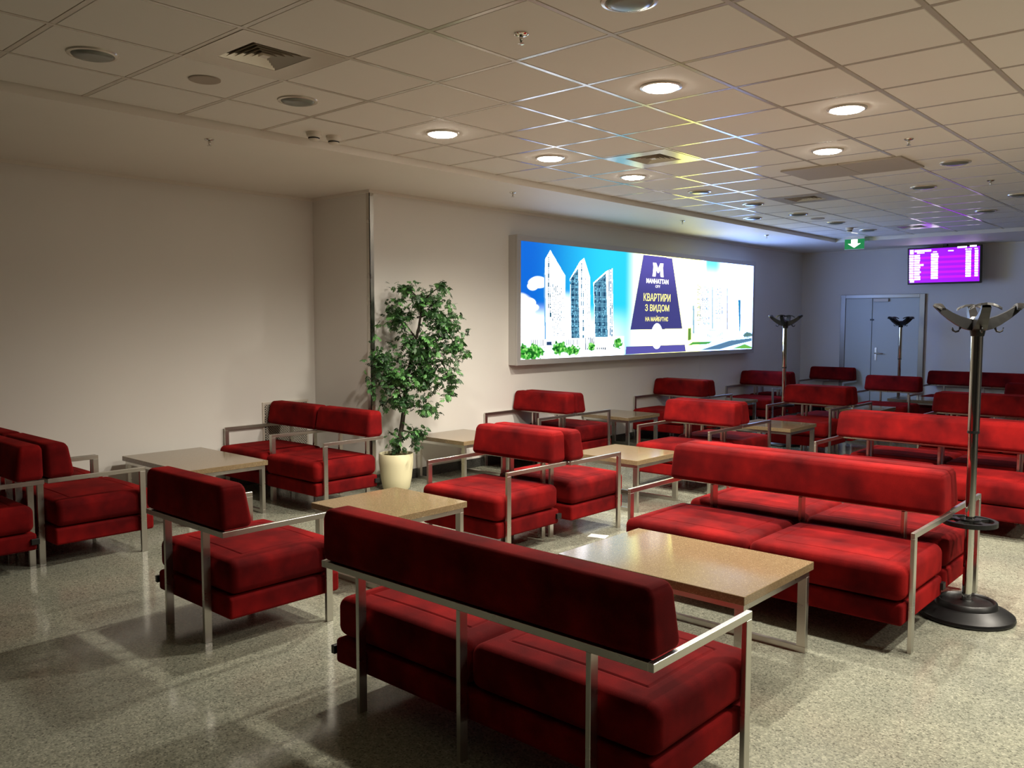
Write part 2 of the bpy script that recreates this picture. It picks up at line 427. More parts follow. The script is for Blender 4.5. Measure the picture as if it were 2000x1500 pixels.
tl = make_table('coffee_table', 1.02, .73); tl.location = (-2.15, 3.67, 0); tl['label'] = 'long speckled brown coffee table between the front sofa and the bright sofa'; tl['group'] = G3
tr = make_table('coffee_table', 1.14, .73); tr.location = (-6.885, 3.57, 0); tr['label'] = 'rectangular brown coffee table by the recess wall between facing armchairs'; tr['group'] = G3
ts = make_table('square_table', .72, .71)
for k, (x, y, lab) in enumerate(((-4.255, 3.54, 'square speckled brown table in front of the lone armchair, tip beside the plant pot'),
        (-4.345, 6.37, 'square brown table mirroring yellow light between two facing armchairs'),
        (-6.25, 6.20, 'square brown table against the wall behind the potted tree'),
        (-6.255, 9.05, 'square brown table against the wall under the near part of the billboard'),
        (-4.31, 9.33, 'square brown table in front of the armchair by the second coat stand'),
        (-6.24, 11.8, 'dark square table against the wall under the far part of the billboard'),
        (-4.28, 12.0, 'dark square table between the two far armchairs of the middle column'),
        (-4.12, 14.05, 'dark square table behind the last armchair before the end wall'))):
    o = ts if k == 0 else copy_tree(ts)
    o.location = (x, y, 0); o['label'] = lab; o['group'] = G3
o = copy_tree(tl); o.location = (-2.1, 11.75, 0); o['label'] = 'dark long table behind the third-row sofas'

# ------------------------------------------------------------------ coat stands
def make_stand(rz):
    t = thing('coat_stand', 'coat stand', 'coat stand')
    obj('base', lathe([(0, 0), (.235, 0), (.242, .012), (.238, .026), (.215, .042), (.175, .06), (.158, .068), (.15, .092), (.142, .098), (.134, .094), (.128, .084), (.06, .088), (.034, .094), (.03, .1), (0, .1)], 48), BLACK, t)
    obj('pole', lathe([(.0245, .095), (.0245, 1.02)], 24), CHROME, t)
    u = obj('upper_pole', lathe([(.0295, 1.03), (.0295, 1.56)], 24), CHROME, t)
    obj('joint_ring', lathe([(.0, 1.018), (.0305, 1.018), (.0305, 1.032), (0, 1.032)], 24), BLACK, t)
    bm = bmesh.new(); n = 48            # umbrella ring tray
    def ring(r0, r1, z0, z1):
        v_ = [[bm.verts.new((r*math.cos(2*PI*k/n), r*math.sin(2*PI*k/n), z)) for k in range(n)] for r, z in ((r0, z0), (r1, z0), (r1, z1), (r0, z1))]
        for a in range(4):
            A, B = v_[a], v_[(a+1) % 4]
            for k in range(n): bm.faces.new((A[k], A[(k+1) % n], B[(k+1) % n], B[k]))
    ring(.118, .138, .516, .540); ring(.0246, .048, .512, .546)
    for k in range(4):
        a = PI/4+k*PI/2; c_, s_ = math.cos(a), math.sin(a)
        P = lambda r, q: (r*c_-q*s_, r*s_+q*c_)
        ribbon_into(bm, [[(*P(.046, -.03), .52), (*P(.046, .03), .52), (*P(.046, .03), .536), (*P(.046, -.03), .536)],
                         [(*P(.08, -.018), .52), (*P(.08, .018), .52), (*P(.08, .018), .536), (*P(.08, -.018), .536)],
                         [(*P(.120, -.045), .52), (*P(.120, .045), .52), (*P(.120, .045), .536), (*P(.120, -.045), .536)]])
    obj('umbrella_ring', bm_mesh(bm), BLACK, t)
    obj('hub', lathe([(0, 1.545), (.033, 1.545), (.036, 1.56), (.042, 1.60), (.046, 1.635), (.03, 1.65), (0, 1.652)], 24), BLACK, t)
    for k in range(4):
        a = k*PI/2; c_, s_ = math.cos(a), math.sin(a)
        P = lambda r, q, z: (r*c_-q*s_, r*s_+q*c_, z)
        bm = bmesh.new(); secs = []
        for r, z, hw, th in ((.02, 1.605, .034, .06), (.055, 1.612, .034, .055), (.095, 1.63, .03, .045), (.135, 1.655, .026, .036), (.17, 1.682, .023, .028), (.195, 1.706, .022, .02)):
            secs.append([P(r+.012, -hw, z-th/2), P(r+.012, hw, z-th/2), P(r-.008, hw*.8, z+th/2), P(r-.008, -hw*.8, z+th/2)])
        ribbon_into(bm, secs); arm = obj('arm', bm_mesh(bm), BLACK, t)
        bm = bmesh.new(); secs = []
        for q in (-.075, -.055, -.03, 0, .03, .055, .075):
            e = q/.075; z = 1.716-.026*e*e; hw = .024*(1-.55*e*e); rr = .198-.02*e*e
            secs.append([P(rr-hw, q, z-.006), P(rr+hw, q, z-.006), P(rr+hw*.7, q, z+.006), P(rr-hw*.7, q, z+.006)])
        ribbon_into(bm, secs); obj('arm_cap', bm_mesh(bm), BLACK, arm)
        a += PI/4 if False else 0
        bm = bmesh.new(); tube_into(bm, [P(.082, 0, 1.615), P(.085, 0, 1.585), P(.092, 0, 1.572), P(.106, 0, 1.568), P(.119, 0, 1.575), P(.124, 0, 1.592)], [.006, .006, .0055, .005, .005, .004]); obj('hook', bm_mesh(bm, smooth=True), BLACK, arm)
    return t
cs = make_stand(0); cs.location = (-1.212, 5.10, 0); cs.rotation_euler.z = math.radians(24)
cs['label'] = 'tall chrome coat stand with black arms beside the bright sofa'; cs['group'] = 'chrome coat stands'
c2_ = copy_tree(cs); c2_.location = (-4.85, 10.78, 0); c2_.rotation_euler.z = math.radians(10); c2_['label'] = 'chrome coat stand between the wall armchairs and the middle column'
c3_ = copy_tree(cs); c3_.location = (-4.64, 14.72, 0); c3_.rotation_euler.z = math.radians(50); c3_['label'] = 'chrome coat stand in front of the pale double door'

# ------------------------------------------------------------------ ceiling fittings
ring_me = lathe([(.098, CEIL+.004), (.098, CEIL-.006), (.104, CEIL-.01), (.118, CEIL-.007), (.122, CEIL+.004)], 40, cap=False); ring_me.materials.append(VENTM)
disc_me = lathe([(0, CEIL+.003), (.098, CEIL+.003), (.098, CEIL-.008), (.09, CEIL-.016), (.06, CEIL-.021), (0, CEIL-.023)], 40)
disc_on = disc_me; disc_off = disc_me.copy(); disc_on.materials.append(LAMP_ON); disc_off.materials.append(GREYGLASS)
def lamp(x, y, on, label, group):
    cx, cy = centre(*cell(x, y))
    t = thing('downlight', label, 'ceiling light', (cx, cy, 0), 0, group)
    obj('trim_ring', ring_me, VENTM, t); obj('diffuser', disc_on if on else disc_off, None, t)
    if on:
        ld = bpy.data.lights.new('beam', 'SPOT'); ld.energy = LAMP_WATT; ld.color = LAMP_COL; ld.spot_size = math.radians(158); ld.spot_blend = 1.0; ld.shadow_soft_size = .06
        lo_ = bpy.data.objects.new('beam', ld); COL.objects.link(lo_); lo_.parent = t; lo_.location = (0, 0, CEIL-.12)
GL, GO = 'lit round downlights', 'unlit round downlights'
lamp(-2.68, 4.24, 1, 'lit downlight above the long table, largest glow', GL)
lamp(-2.08, 5.44, 1, 'lit downlight above the paired sofas beside the coat stand', GL)
lamp(-2.68, 6.64, 1, 'lit downlight next to the grey ceiling access panel', GL)
lamp(-4.48, 4.24, 1, 'lit downlight near the smoke detectors and the soffit', GL)
lamp(-4.48, 5.44, 1, 'lit downlight between the soffit and the lit air vent', GL)
lamp(-4.48, 6.64, 1, 'lit downlight just past the air vent with coloured reflections', GL)
for x, y, lab in ((-4.48, 1.84, 'unlit downlight near the soffit, beside the first air vent'), (-4.48, 3.04, 'unlit downlight between the round speaker and smoke detectors'),
        (-2.08, 3.04, 'unlit downlight beside the sprinkler before the largest lit downlight'), (-4.48, 7.84, 'unlit downlight with blue reflection past the lit row'),
        (-4.48, 9.04, 'unlit downlight near the second grey vent'), (-5.08, 10.24, 'unlit downlight close to the far soffit edge'), (-4.48, 10.24, 'unlit downlight by the far round speaker'),
        (-4.48, 11.44, 'unlit downlight before the far smoke detector'), (-4.48, 12.64, 'unlit downlight close to the exit sign'), (-2.08, 7.84, 'unlit downlight beside the grey ceiling access panel'),
        (-2.68, 9.04, 'unlit downlight past the grey ceiling access panel'), (-2.08, 10.24, 'unlit downlight near the far right sprinkler'), (-2.68, 11.44, 'unlit downlight towards the flight screen')):
    lamp(x, y, 0, lab, GO)
for x, y in ((-.28, 4.24), (.32, 5.44), (-.28, 6.64), (2.12, 5.44)):
    lamp(x, y, 1, 'lit downlight over the aisle beyond the sofas', 'lit downlights over the aisle')
sp_me = lathe([(0, CEIL+.002), (.085, CEIL+.002), (.085, CEIL-.005), (.078, CEIL-.008), (.07, CEIL-.006), (0, CEIL-.007)], 32)
for x, y, lab in ((-4.48, 2.44, 'flat round ceiling speaker between two unlit downlights by the first vent'), (-4.48, 10.84, 'flat round ceiling speaker between unlit downlights at the far end')):
    cx, cy = centre(*cell(x, y)); o = obj('ceiling_speaker', sp_me, SPEAKM, None, (cx, cy, 0)); tag(o, lab, 'speaker', 'ceiling speakers')
def smoke(x, y, lab):
    t = thing('smoke_detector', lab, 'smoke detector', (x, y, CEIL), 0, 'smoke detectors')
    obj('mount', lathe([(0, .004), (.055, .004), (.055, -.012), (0, -.012)], 32), WHITEP, t)
    obj('head', lathe([(0, -.012), (.052, -.012), (.05, -.026), (.038, -.034), (.036, -.052), (.028, -.058), (0, -.06)], 32), WHITEP, t)
    obj('slot', lathe([(.0365, -.036), (.0405, -.038), (.0395, -.043), (.037, -.045)], 32, cap=False), DARKHOLE, t)
smoke(-5.14, 3.62, 'white smoke detector on the tile, farther from the lit downlight')
smoke(-5.14, 3.79, 'white smoke detector on the tile, nearer the lit downlight')
smoke(-4.58, 12.2, 'white smoke detector near the green exit sign')
def sprinkler(x, y, z, lab):
    t = thing('sprinkler', lab, 'sprinkler', (x, y, z), 0, 'ceiling sprinklers')
    obj('rosette', lathe([(0, .004), (.033, .004), (.034, -.003), (.026, -.01), (.012, -.012), (0, -.012)], 24), CHROME, t)
    obj('stem', lathe([(.009, -.01), (.01, -.026), (.006, -.03), (.004, -.044)], 16), CHROME, t)
    obj('deflector', lathe([(0, -.043), (.016, -.044), (.016, -.0465), (0, -.047)], 20), CHROME, t)
for x, y, z, lab in ((-2.686, 3.048, CEIL, 'chrome sprinkler in the tile before the largest lit downlight'), (-2.075, 6.621, CEIL, 'chrome sprinkler beside the grey ceiling access panel'),
        (-2.085, 9.03, CEIL, 'chrome sprinkler past the grey ceiling access panel'), (-5.67, 3.115, SOFZ, 'sprinkler in the soffit above the recess wall'),
        (-5.70, 6.347, SOFZ, 'sprinkler in the soffit before the billboard'), (-5.67, 9.515, SOFZ, 'sprinkler in the soffit above the billboard middle'), (-5.66, 11.867, SOFZ, 'sprinkler in the soffit above the far billboard end')):
    sprinkler(x, y, z, lab)
def make_vent(lab, x, y):
    t = thing('air_vent', lab, 'air vent', (x, y, CEIL), 0, 'square ceiling air vents')
    bm = bmesh.new(); o_, i_ = .288, .165
    for lo, hi in (((-o_, -o_, -.002), (o_, -i_, .006)), ((-o_, i_, -.002), (o_, o_, .006)), ((-o_, -i_, -.002), (-i_, i_, .006)), ((i_, -i_, -.002), (o_, i_, .006))): add_box(bm, lo, hi)
    obj('face_plate', bm_mesh(bm), VENTM, t)
    obj('duct', box((-i_, -i_, .035), (i_, i_, .05)), DARKHOLE, t)
    for k in range(5):           # sloping square louvres
        r1 = .165-k*.03; r0 = r1-.024
        V = []
        for r, z in ((r1, .000), (r0, .024), (r0-.002, .026), (r1-.002, .004)): V += [(-r, -r, z), (r, -r, z), (r, r, z), (-r, r, z)]
        Fc = []
        for a in range(4):
            bq = (a+1) % 4
            for q in range(4): Fc.append((a*4+q, a*4+(q+1) % 4, bq*4+(q+1) % 4, bq*4+q))
        obj('louvre', mesh_from(V, Fc), VENTM, t)
    obj('centre_plate', box((-.022, -.022, .0), (.022, .022, .02)), VENTM, t)
for v_, lab in zip(vents, ('square louvred air vent by the first unlit downlights', 'square air vent with blue and yellow reflections among lit downlights',
        'square grey air vent past the lit downlights', 'far square air vent towards the exit sign')): make_vent(lab, *v_)
t = thing('access_panel', 'flat grey rectangular access panel on the ceiling', 'panel', (-2.83, 7.54, CEIL))
for s in (-1, 1): obj('panel', box((s*.255-.253, -.3, -.014), (s*.255+.253, .3, .0), .002), GREYMET, t)

# ------------------------------------------------------------------ billboard
BX, B0, B1, BZ0, BZ1 = -6.50, 7.31, 13.245, 1.122, 2.616
bb = thing('billboard', 'long backlit advertising billboard with towers and violet panel on the wall', 'billboard', (XW, (B0+B1)/2, BZ0))
def bpart(name, me, m): o = obj(name, me, m, bb); o.location = (-XW, -(B0+B1)/2, -BZ0); return o
fwid = .066
bpart('housing', box((XW, B0, BZ0), (BX-.022, B1, BZ1), .004), BOARDFR)
for lo, hi in (((BX-.02, B0, BZ0), (BX+.004, B1, BZ0+fwid)), ((BX-.02, B0, BZ1-fwid), (BX+.004, B1, BZ1)),
               ((BX-.02, B0, BZ0+fwid), (BX+.004, B0+fwid, BZ1-fwid)), ((BX-.02, B1-fwid, BZ0+fwid), (BX+.004, B1, BZ1-fwid))):
    bpart('frame', box(lo, hi, .003), BOARDFR)
PY0, PY1, PZ0, PZ1 = B0+fwid, B1-fwid, BZ0+fwid, BZ1-fwid
def homography(src, dst):
    A = []
    for (x, y), (u, v_) in zip(src, dst):
        A += [[x, y, 1, 0, 0, 0, -u*x, -u*y, -u], [0, 0, 0, x, y, 1, -v_*x, -v_*y, -v_]]
    return np.linalg.svd(np.array(A))[2][-1].reshape(3, 3)
HM = homography([(140, 158), (1893, 338), (1868, 965), (135, 1045)], [(0, 1), (1, 1), (1, 0), (0, 0)])
def uv(x, y):
    q = HM @ np.array([x, y, 1.]); return q[0]/q[2], q[1]/q[2]
NX, NZ = 820, 206
U, V_ = np.meshgrid(np.linspace(0, 1, NX+1), np.linspace(0, 1, NZ+1))
img = np.zeros((NZ+1, NX+1, 3))
def lin(r, g, b): return np.array(S(r, g, b)[:3])
def sm(a, b_, x): t_ = np.clip((x-a)/(b_-a), 0, 1); return t_*t_*(3-2*t_)
def blend(mask, col): img[:] = img*(1-mask[..., None]) + np.asarray(col)*mask[..., None]
def poly(pts, px=True):
    q = [uv(*p) if px else p for p in pts]; m = np.zeros(U.shape, bool)
    for (x0, y0), (x1, y1) in zip(q, q[1:]+q[:1]):
        cnd = ((y0 > V_) != (y1 > V_)) & (U < (x1-x0)*(V_-y0)/((y1-y0) if y1 != y0 else 1e-9)+x0); m ^= cnd
    return m.astype(float)
def blob(cx, cy, rx, ry):
    u0, v0 = uv(cx, cy); u1, _ = uv(cx+rx, cy); _, v1 = uv(cx, cy-ry)
    return ((U-u0)/(u1-u0))**2 + ((V_-v0)/(v1-v0))**2
def vnoise(su, sv, seed):
    r = np.random.default_rng(seed).random((sv+2, su+2)); x = U*su; y = V_*sv; i = x.astype(int); j = y.astype(int); a = x-i; b_ = y-j
    a = a*a*(3-2*a); b_ = b_*b_*(3-2*b_)
    return (r[j, i]*(1-a)+r[j, i+1]*a)*(1-b_)+(r[j+1, i]*(1-a)+r[j+1, i+1]*a)*b_
WARM, COOL = np.array((4.2, 4.2, 1.1)), np.array((2.7, 4.4, 10.5))
WHT = np.array((3.0, 3.4, 4.0))
# sky on the left, glowing white towards the middle
img[:] = lin(10, 110, 225)*.95
blend(sm(.02, .30, U), lin(40, 205, 245)*1.15)
blend(sm(.36, .48, U), WARM)
blend(sm(.50, .18, V_)*sm(.5, .0, U), WHT)
blend(sm(.42, .6, vnoise(14, 8, 3)*.7+vnoise(40, 20, 4)*.3)*sm(.62, .45, V_)*sm(.25, .1, U)*.9, WHT)
for cx, cy, rx, ry in ((270, 470, 70, 45), (230, 500, 40, 30), (195, 620, 55, 35)): blend(sm(1.15, .6, blob(cx, cy, rx, ry)+.5*(vnoise(60, 20, 8)-.5)), WHT)
# right part: pale blown sky
blend(sm(.70, .73, U), COOL)
blend(sm(.715, .74, U)*sm(.86, .78, U)*sm(.7, .98, V_), lin(110, 222, 245)*1.3)
# towers, left group
def windows(mask, nu, nv, seed, dark, light, p=.6):
    r = np.random.default_rng(seed).random((nv, nu)); k = mask > .5
    if not k.any(): return
    u0, u1 = U[k].min(), U[k].max(); v0, v1 = V_[k].min(), V_[k].max()
    i = np.clip(((U-u0)/(u1-u0)*nu).astype(int), 0, nu-1); j = np.clip(((V_-v0)/(v1-v0)*nv).astype(int), 0, nv-1)
    fu = (U-u0)/(u1-u0)*nu-i; fv = (V_-v0)/(v1-v0)*nv-j
    on = (r[j, i] < p) & (fu > .22) & (fv > .2)
    blend(mask*on, dark); blend(mask*(~on & (r[j, i] > 2)), light)
blend(poly([(360, 228), (470, 420), (468, 898), (314, 900), (312, 430), (324, 292)]), WHT)
blend(poly([(312, 430), (322, 300), (326, 900), (314, 900)]), lin(120, 180, 230))
windows(poly([(336, 280), (352, 280), (366, 735), (344, 735)]), 2, 34, 5, lin(40, 90, 110), WHT, .9)
windows(poly([(372, 470), (462, 520), (462, 885), (372, 885)]), 9, 34, 6, lin(130, 155, 170), WHT, .26)
GL1, GL2 = lin(28, 70, 105), lin(120, 190, 220)
blend(poly([(506, 440), (580, 312), (612, 285), (654, 430), (655, 905), (575, 1000), (506, 895)]), WHT)
m_ = poly([(508, 445), (568, 360), (574, 898), (512, 892)]); blend(m_, GL2); windows(m_, 10, 40, 7, GL1, GL2, .8)
m_ = poly([(583, 325), (606, 325), (608, 890), (590, 890)]); windows(m_, 2, 44, 9, lin(60, 120, 150), WHT, .85)
windows(poly([(615, 420), (648, 460), (648, 800), (615, 800)]), 4, 28, 10, lin(170, 190, 200), WHT, .25)
blend(poly([(680, 470), (775, 385), (824, 360), (826, 900), (800, 1000), (688, 890)]), WHT)
m_ = poly([(683, 478), (774, 398), (786, 898), (690, 888)]); blend(m_, GL2); windows(m_, 14, 40, 11, GL1, GL2, .82)
m_ = poly([(791, 370), (822, 362), (820, 880), (797, 880)]); blend(m_*.6, GL2); windows(m_, 3, 44, 12, lin(50, 110, 150), WHT, .85)
# low buildings, fences, trees, ground
blend(poly([(135, 905), (905, 870), (905, 1012), (135, 1045)])*.85, WHT)
for x in range(215, 300, 14): blend(poly([(x, 895), (x+6, 895), (x+6, 945), (x, 945)]), lin(70, 80, 90))
for x in range(475, 570, 13): blend(poly([(x, 895), (x+6, 895), (x+6, 935), (x, 935)]), lin(80, 90, 100))
for x in range(615, 680, 12): blend(poly([(x, 880), (x+6, 880), (x+6, 975), (x, 975)]), lin(40, 60, 70))
for x in range(700, 775, 15): blend(poly([(x, 955), (x+9, 952), (x+9, 970), (x, 972)]), lin(60, 70, 80))
blend(poly([(328, 912), (368, 912), (368, 940), (328, 940)]), lin(40, 70, 110))
tn = vnoise(160, 50, 21)
for cx, cy, rx, ry in ((165, 985, 40, 60), (250, 985, 62, 60), (205, 1010, 70, 40), (425, 955, 58, 52), (520, 975, 58, 40), (662, 950, 26, 30), (860, 925, 34, 40)):
    mm = sm(1.2, .7, blob(cx, cy, rx, ry)+1.0*(tn-.5)); blend(mm, lin(60, 165, 50)*1.1); blend(mm*sm(.5, .7, vnoise(220, 70, 33)), lin(150, 225, 120)*1.2); blend(mm*sm(.62, .75, vnoise(200, 60, 36)), lin(20, 95, 30))
# right group
for pts, cc in (([(1425, 640), (1438, 640), (1436, 850), (1422, 850)], lin(150, 195, 225)), ([(1573, 500), (1580, 500), (1578, 815), (1568, 815)], lin(150, 200, 225)),
                ([(1686, 500), (1692, 500), (1690, 822), (1682, 822)], lin(150, 160, 175)), ([(1772, 595), (1791, 595), (1784, 830), (1777, 845)], lin(30, 130, 190)), ([(1805, 740), (1808, 740), (1807, 830), (1804, 830)], lin(150, 175, 190))):
    blend(poly(pts), cc)
windows(poly([(1460, 480), (1552, 500), (1548, 800), (1452, 800)]), 10, 30, 14, lin(120, 150, 175), COOL, .35)
windows(poly([(1600, 500), (1660, 510), (1658, 790), (1596, 790)]), 7, 30, 15, lin(120, 150, 175), COOL, .33)
for x in range(1535, 1650, 12): blend(poly([(x, 820), (x+4, 820), (x+4, 895), (x, 895)]), lin(130, 140, 150))
blend(sm(1.1, .6, blob(1840, 860, 40, 22)+.8*(tn-.5)), lin(90, 130, 130))
blend(poly([(1388, 812), (1410, 808), (1410, 898), (1386, 902)]), lin(100, 150, 60))
blend(poly([(1372, 950), (1870, 868), (1868, 965), (1370, 985)])*.8, lin(185, 215, 235)*1.2)
blend(poly([(1385, 938), (1420, 915), (1575, 908), (1540, 928)]), lin(80, 170, 80))
blend(poly([(1480, 975), (1700, 905), (1870, 885), (1870, 905), (1740, 935), (1620, 970)]), lin(90, 130, 165))
blend(poly([(1730, 962), (1815, 930), (1869, 952), (1868, 964)]), lin(110, 190, 80))
# violet panel
tz = poly([(1057, 258), (1275, 282), (1345, 815), (953, 823)])
blend(tz, lin(66, 66, 132)); blend(tz*sm(.5, 1., V_)*.9, lin(100, 92, 188))
blend(poly([(920, 948), (1362, 932), (1369, 986), (914, 1006)]), lin(92, 88, 172))
el = blob(1152, 870, 43, 96); blend((el < 1).astype(float), WHT)
blend(((el > .5) & (el < .72) & (V_ > uv(1152, 845)[1]) & (np.sin(U*1500) > -.2)).astype(float)*.5, lin(150, 160, 215)); blend(((el > .7) & (el < .95) & (V_ < uv(1152, 885)[1])).astype(float)*.35, lin(150, 175, 235))
YY = PY0+U*(PY1-PY0); ZZ = PZ0+V_*(PZ1-PZ0)
co = np.stack([np.full(U.shape, BX-.004), YY, ZZ], -1).reshape(-1, 3)
me = bpy.data.meshes.new('print'); nv = len(co); me.vertices.add(nv); me.vertices.foreach_set('co', co.ravel().astype(np.float32))
ii = np.arange(nv).reshape(NZ+1, NX+1); q = np.stack([ii[:-1, :-1], ii[:-1, 1:], ii[1:, 1:], ii[1:, :-1]], -1).reshape(-1, 4)
me.loops.add(q.size); me.loops.foreach_set('vertex_index', q.ravel().astype(np.int32)); me.polygons.add(len(q))
me.polygons.foreach_set('loop_start', np.arange(0, q.size, 4, dtype=np.int32)); me.update(calc_edges=True); me.validate()
at = me.attributes.new('print_colour', 'FLOAT_COLOR', 'POINT')
at.data.foreach_set('color', np.concatenate([img, np.ones(img.shape[:2]+(1,))], -1).reshape(-1).astype(np.float32))
PRN = mat('backlit_print', (0, 0, 0), .35, 0, .3); N, L, b = nodes(PRN)
a_ = N.new('ShaderNodeAttribute'); a_.attribute_name = 'print_colour'; L.new(a_.outputs['Color'], b.inputs['Emission Color']); b.inputs['Emission Strength'].default_value = BOARD_GAIN
o = bpart('backlit_print', me, PRN); o['label'] = 'glowing print of high-rise towers, trees and a violet panel'
LETW = emis('letters_white', (1, .97, .9), 2.0); LETY = emis('letters_yellow', S(250, 240, 130), 1.5)
def text_mesh(body, bold=.0):
    cu = bpy.data.curves.new('t', 'FONT'); cu.body = body; cu.size = 1; cu.offset = bold; cu.resolution_u = 3
    ob = bpy.data.objects.new('t', cu); COL.objects.link(ob); dg = bpy.context.evaluated_depsgraph_get()
    me_ = bpy.data.meshes.new_from_object(ob.evaluated_get(dg)); bpy.data.objects.remove(ob); return me_
def board_text(name, me_, cx, cy, wpx, hpx, m):
    c_ = np.array([v.co[:] for v in me_.vertices]); lo, hi = c_.min(0), c_.max(0); k = (c_[:, :2]-lo[:2])/(hi[:2]-lo[:2])-.5
    u0, v0 = uv(cx, cy); u1 = uv(cx+wpx/2, cy)[0]; v1 = uv(cx, cy-hpx/2)[1]
    y0, z0 = PY0+u0*(PY1-PY0), PZ0+v0*(PZ1-PZ0); wy, hz = 2*(u1-u0)*(PY1-PY0), 2*(v1-v0)*(PZ1-PZ0)
    for v, (a, b_) in zip(me_.vertices, k): v.co = (BX-.0025, y0+a*wy, z0+b_*hz)
    me_.update(); me_.materials.clear(); bpart(name, me_, m)
LOGO = [(0, 0), (.26, 0), (.30, .12), (.31, .52), (.44, .28), (.56, .28), (.69, .52), (.70, .12), (.74, 0), (1, 0), (.96, .3), (.93, .7), (.97, 1), (.68, 1), (.5, .62), (.32, 1), (.03, 1), (.07, .7), (.04, .3)]
board_text('logo', mesh_from([(x, y, 0) for x, y in LOGO], [tuple(range(len(LOGO)))]), 1167, 372, 84, 104, LETW)
for body, cx, cy, wp, hp, m, bo in (('MANHATTAN', 1162, 458, 164, 36, LETW, .03), ('CITY', 1163, 497, 36, 19, LETW, .015), ('КВАРТИРИ', 1158, 580, 198, 58, LETY, .012),
        ('З ВИДОМ', 1157, 663, 178, 60, LETY, .012), ('НА МАЙБУТНЄ', 1153, 738, 168, 42, LETY, .012)):
    board_text('lettering', text_mesh(body, bo), cx, cy, wp, hp, m)

# ------------------------------------------------------------------ far wall: door, screen, exit sign
dr = bpy.data.objects.new('door_1', None); COL.objects.link(dr); dr.location = (-5.18, YF, 0); struct(dr, 'pale double door in a steel frame')
D = lambda x: x+5.18
for lo, hi in (((D(-5.885), -.05, 0), (D(-5.80), 0, 2.11)), ((D(-4.555), -.05, 0), (D(-4.47), 0, 2.11)), ((D(-5.80), -.05, 2.05), (D(-4.555), 0, 2.11))): obj('door_frame', box(lo, hi, .003), ALU, dr)
l1 = obj('door_leaf', box((D(-5.797), -.035, .01), (D(-5.338), 0, 2.047), .003), DOORP, dr)
l2 = obj('door_leaf', box((D(-5.328), -.035, .01), (D(-4.558), 0, 2.047), .003), DOORP, dr)
h_ = obj('handle_plate', box((D(-5.275), -.045, .96), (D(-5.235), -.035, 1.19), .004), STEEL, l2)
bm = bmesh.new(); tube_into(bm, [(D(-5.255), -.04, 1.09), (D(-5.255), -.085, 1.09), (D(-5.245), -.092, 1.09), (D(-5.12), -.092, 1.085)], .011); obj('handle', bm_mesh(bm, smooth=True), STEEL, l2)
obj('door_closer', box((D(-5.30), -.085, 1.985), (D(-5.05), -.035, 2.04), .006), WHITEP, l2)
obj('bolt', box((D(-5.365), -.05, 1.66), (D(-5.30), -.035, 1.685), .002), BLACK, l1)
TVY = 15.12
tv = thing('flight_screen', 'wall-mounted violet flight information screen with white rows', 'screen', (-4.12, TVY, 2.255))
tw, th = .555, .302
tv.rotation_euler = (math.radians(5), 0, math.radians(0))
obj('bezel', box((-tw, -.02, 0), (tw, .05, 2*th), .006), BLACK, tv)
sc = obj('screen', mesh_from([(-tw+.025, -.0212, .03), (tw-.025, -.0212, .03), (tw-.025, -.0212, 2*th-.022), (-tw+.025, -.0212, 2*th-.022)], [(0, 1, 2, 3)]), SCR, tv)
def sx(x): return -tw+.025+(x-200)/(1795-200)*(2*tw-.05)
def sz(y): return 2*th-.022-(y-200)/(1000-200)*(2*th-.052)
def quads(lst, off): 
    V = []; Fc = []
    for (x0, y0, x1, y1) in lst:
        k = len(V); e = min(6, abs(x1-x0)*.2); V += [(sx(x0), off, sz(y1)), (sx(x1), off, sz(y1)), (sx(x1), off, sz(y0)), (sx(x0), off, sz(y0))]; Fc.append((k, k+1, k+2, k+3))
    return mesh_from(V, Fc)
obj('row_band', quads([(205, 385+k*116, 1790, 440+k*116) for k in range(5)], -.0216), SCR2, sc)
bars = [(222, 212, 305, 310), (330, 222, 715, 268), (385, 283, 560, 305), (755, 272, 845, 292), (1100, 262, 1220, 285), (1305, 185, 1515, 222), (1578, 172, 1725, 212), (1478, 247, 1530, 268), (1545, 247, 1620, 265), (1680, 240, 1752, 262), (222, 930, 318, 990)]
lens = [455, 458, 458, 445, 540, 465, 450, 475, 448, 465, 465]
for k in range(11):
    y = 335+k*56; bars += [(205, y, 305, y+40), (322, y, lens[k], y+40), (712, y-18, 872+(14 if k == 1 else 0), y+24), (1490, y-45, 1608, y-3), (1688, y-50, 1762, y-10)]
o = obj('text_rows', quads(bars, -.022), SCRW, sc); o['kind'] = 'stuff'
obj('mount', boxes([((-.04, .05, .25), (.04, YF-TVY, .33)), ((-.03, .05, 2*th-.05), (.03, .12, 2*th+.05))]), BLACK, tv)
ex = thing('exit_sign', 'green emergency exit sign with white down arrow at the soffit', 'exit sign', (-5.02, 13.6, 2.77))
obj('panel', box((-.15, -.008, 0), (.15, .008, .155), .001), GREEN_S, ex)
obj('arrow', mesh_from([(x, -.0095, z) for x, z in ((-.05, .15), (.05, .15), (.05, .085), (.1, .085), (0, .02), (-.1, .085), (-.05, .085))], [(0, 6, 5, 4, 3, 2, 1)]), WHITE_S, ex)
for f in ex.children[-1].data.polygons: pass
obj('bracket', box((-.16, -.02, .155), (.16, .02, .183), .002), WHITEP, ex)
obj('edge_rail', box((-.152, -.01, -.006), (.152, .01, 0)), WHITEP, ex)

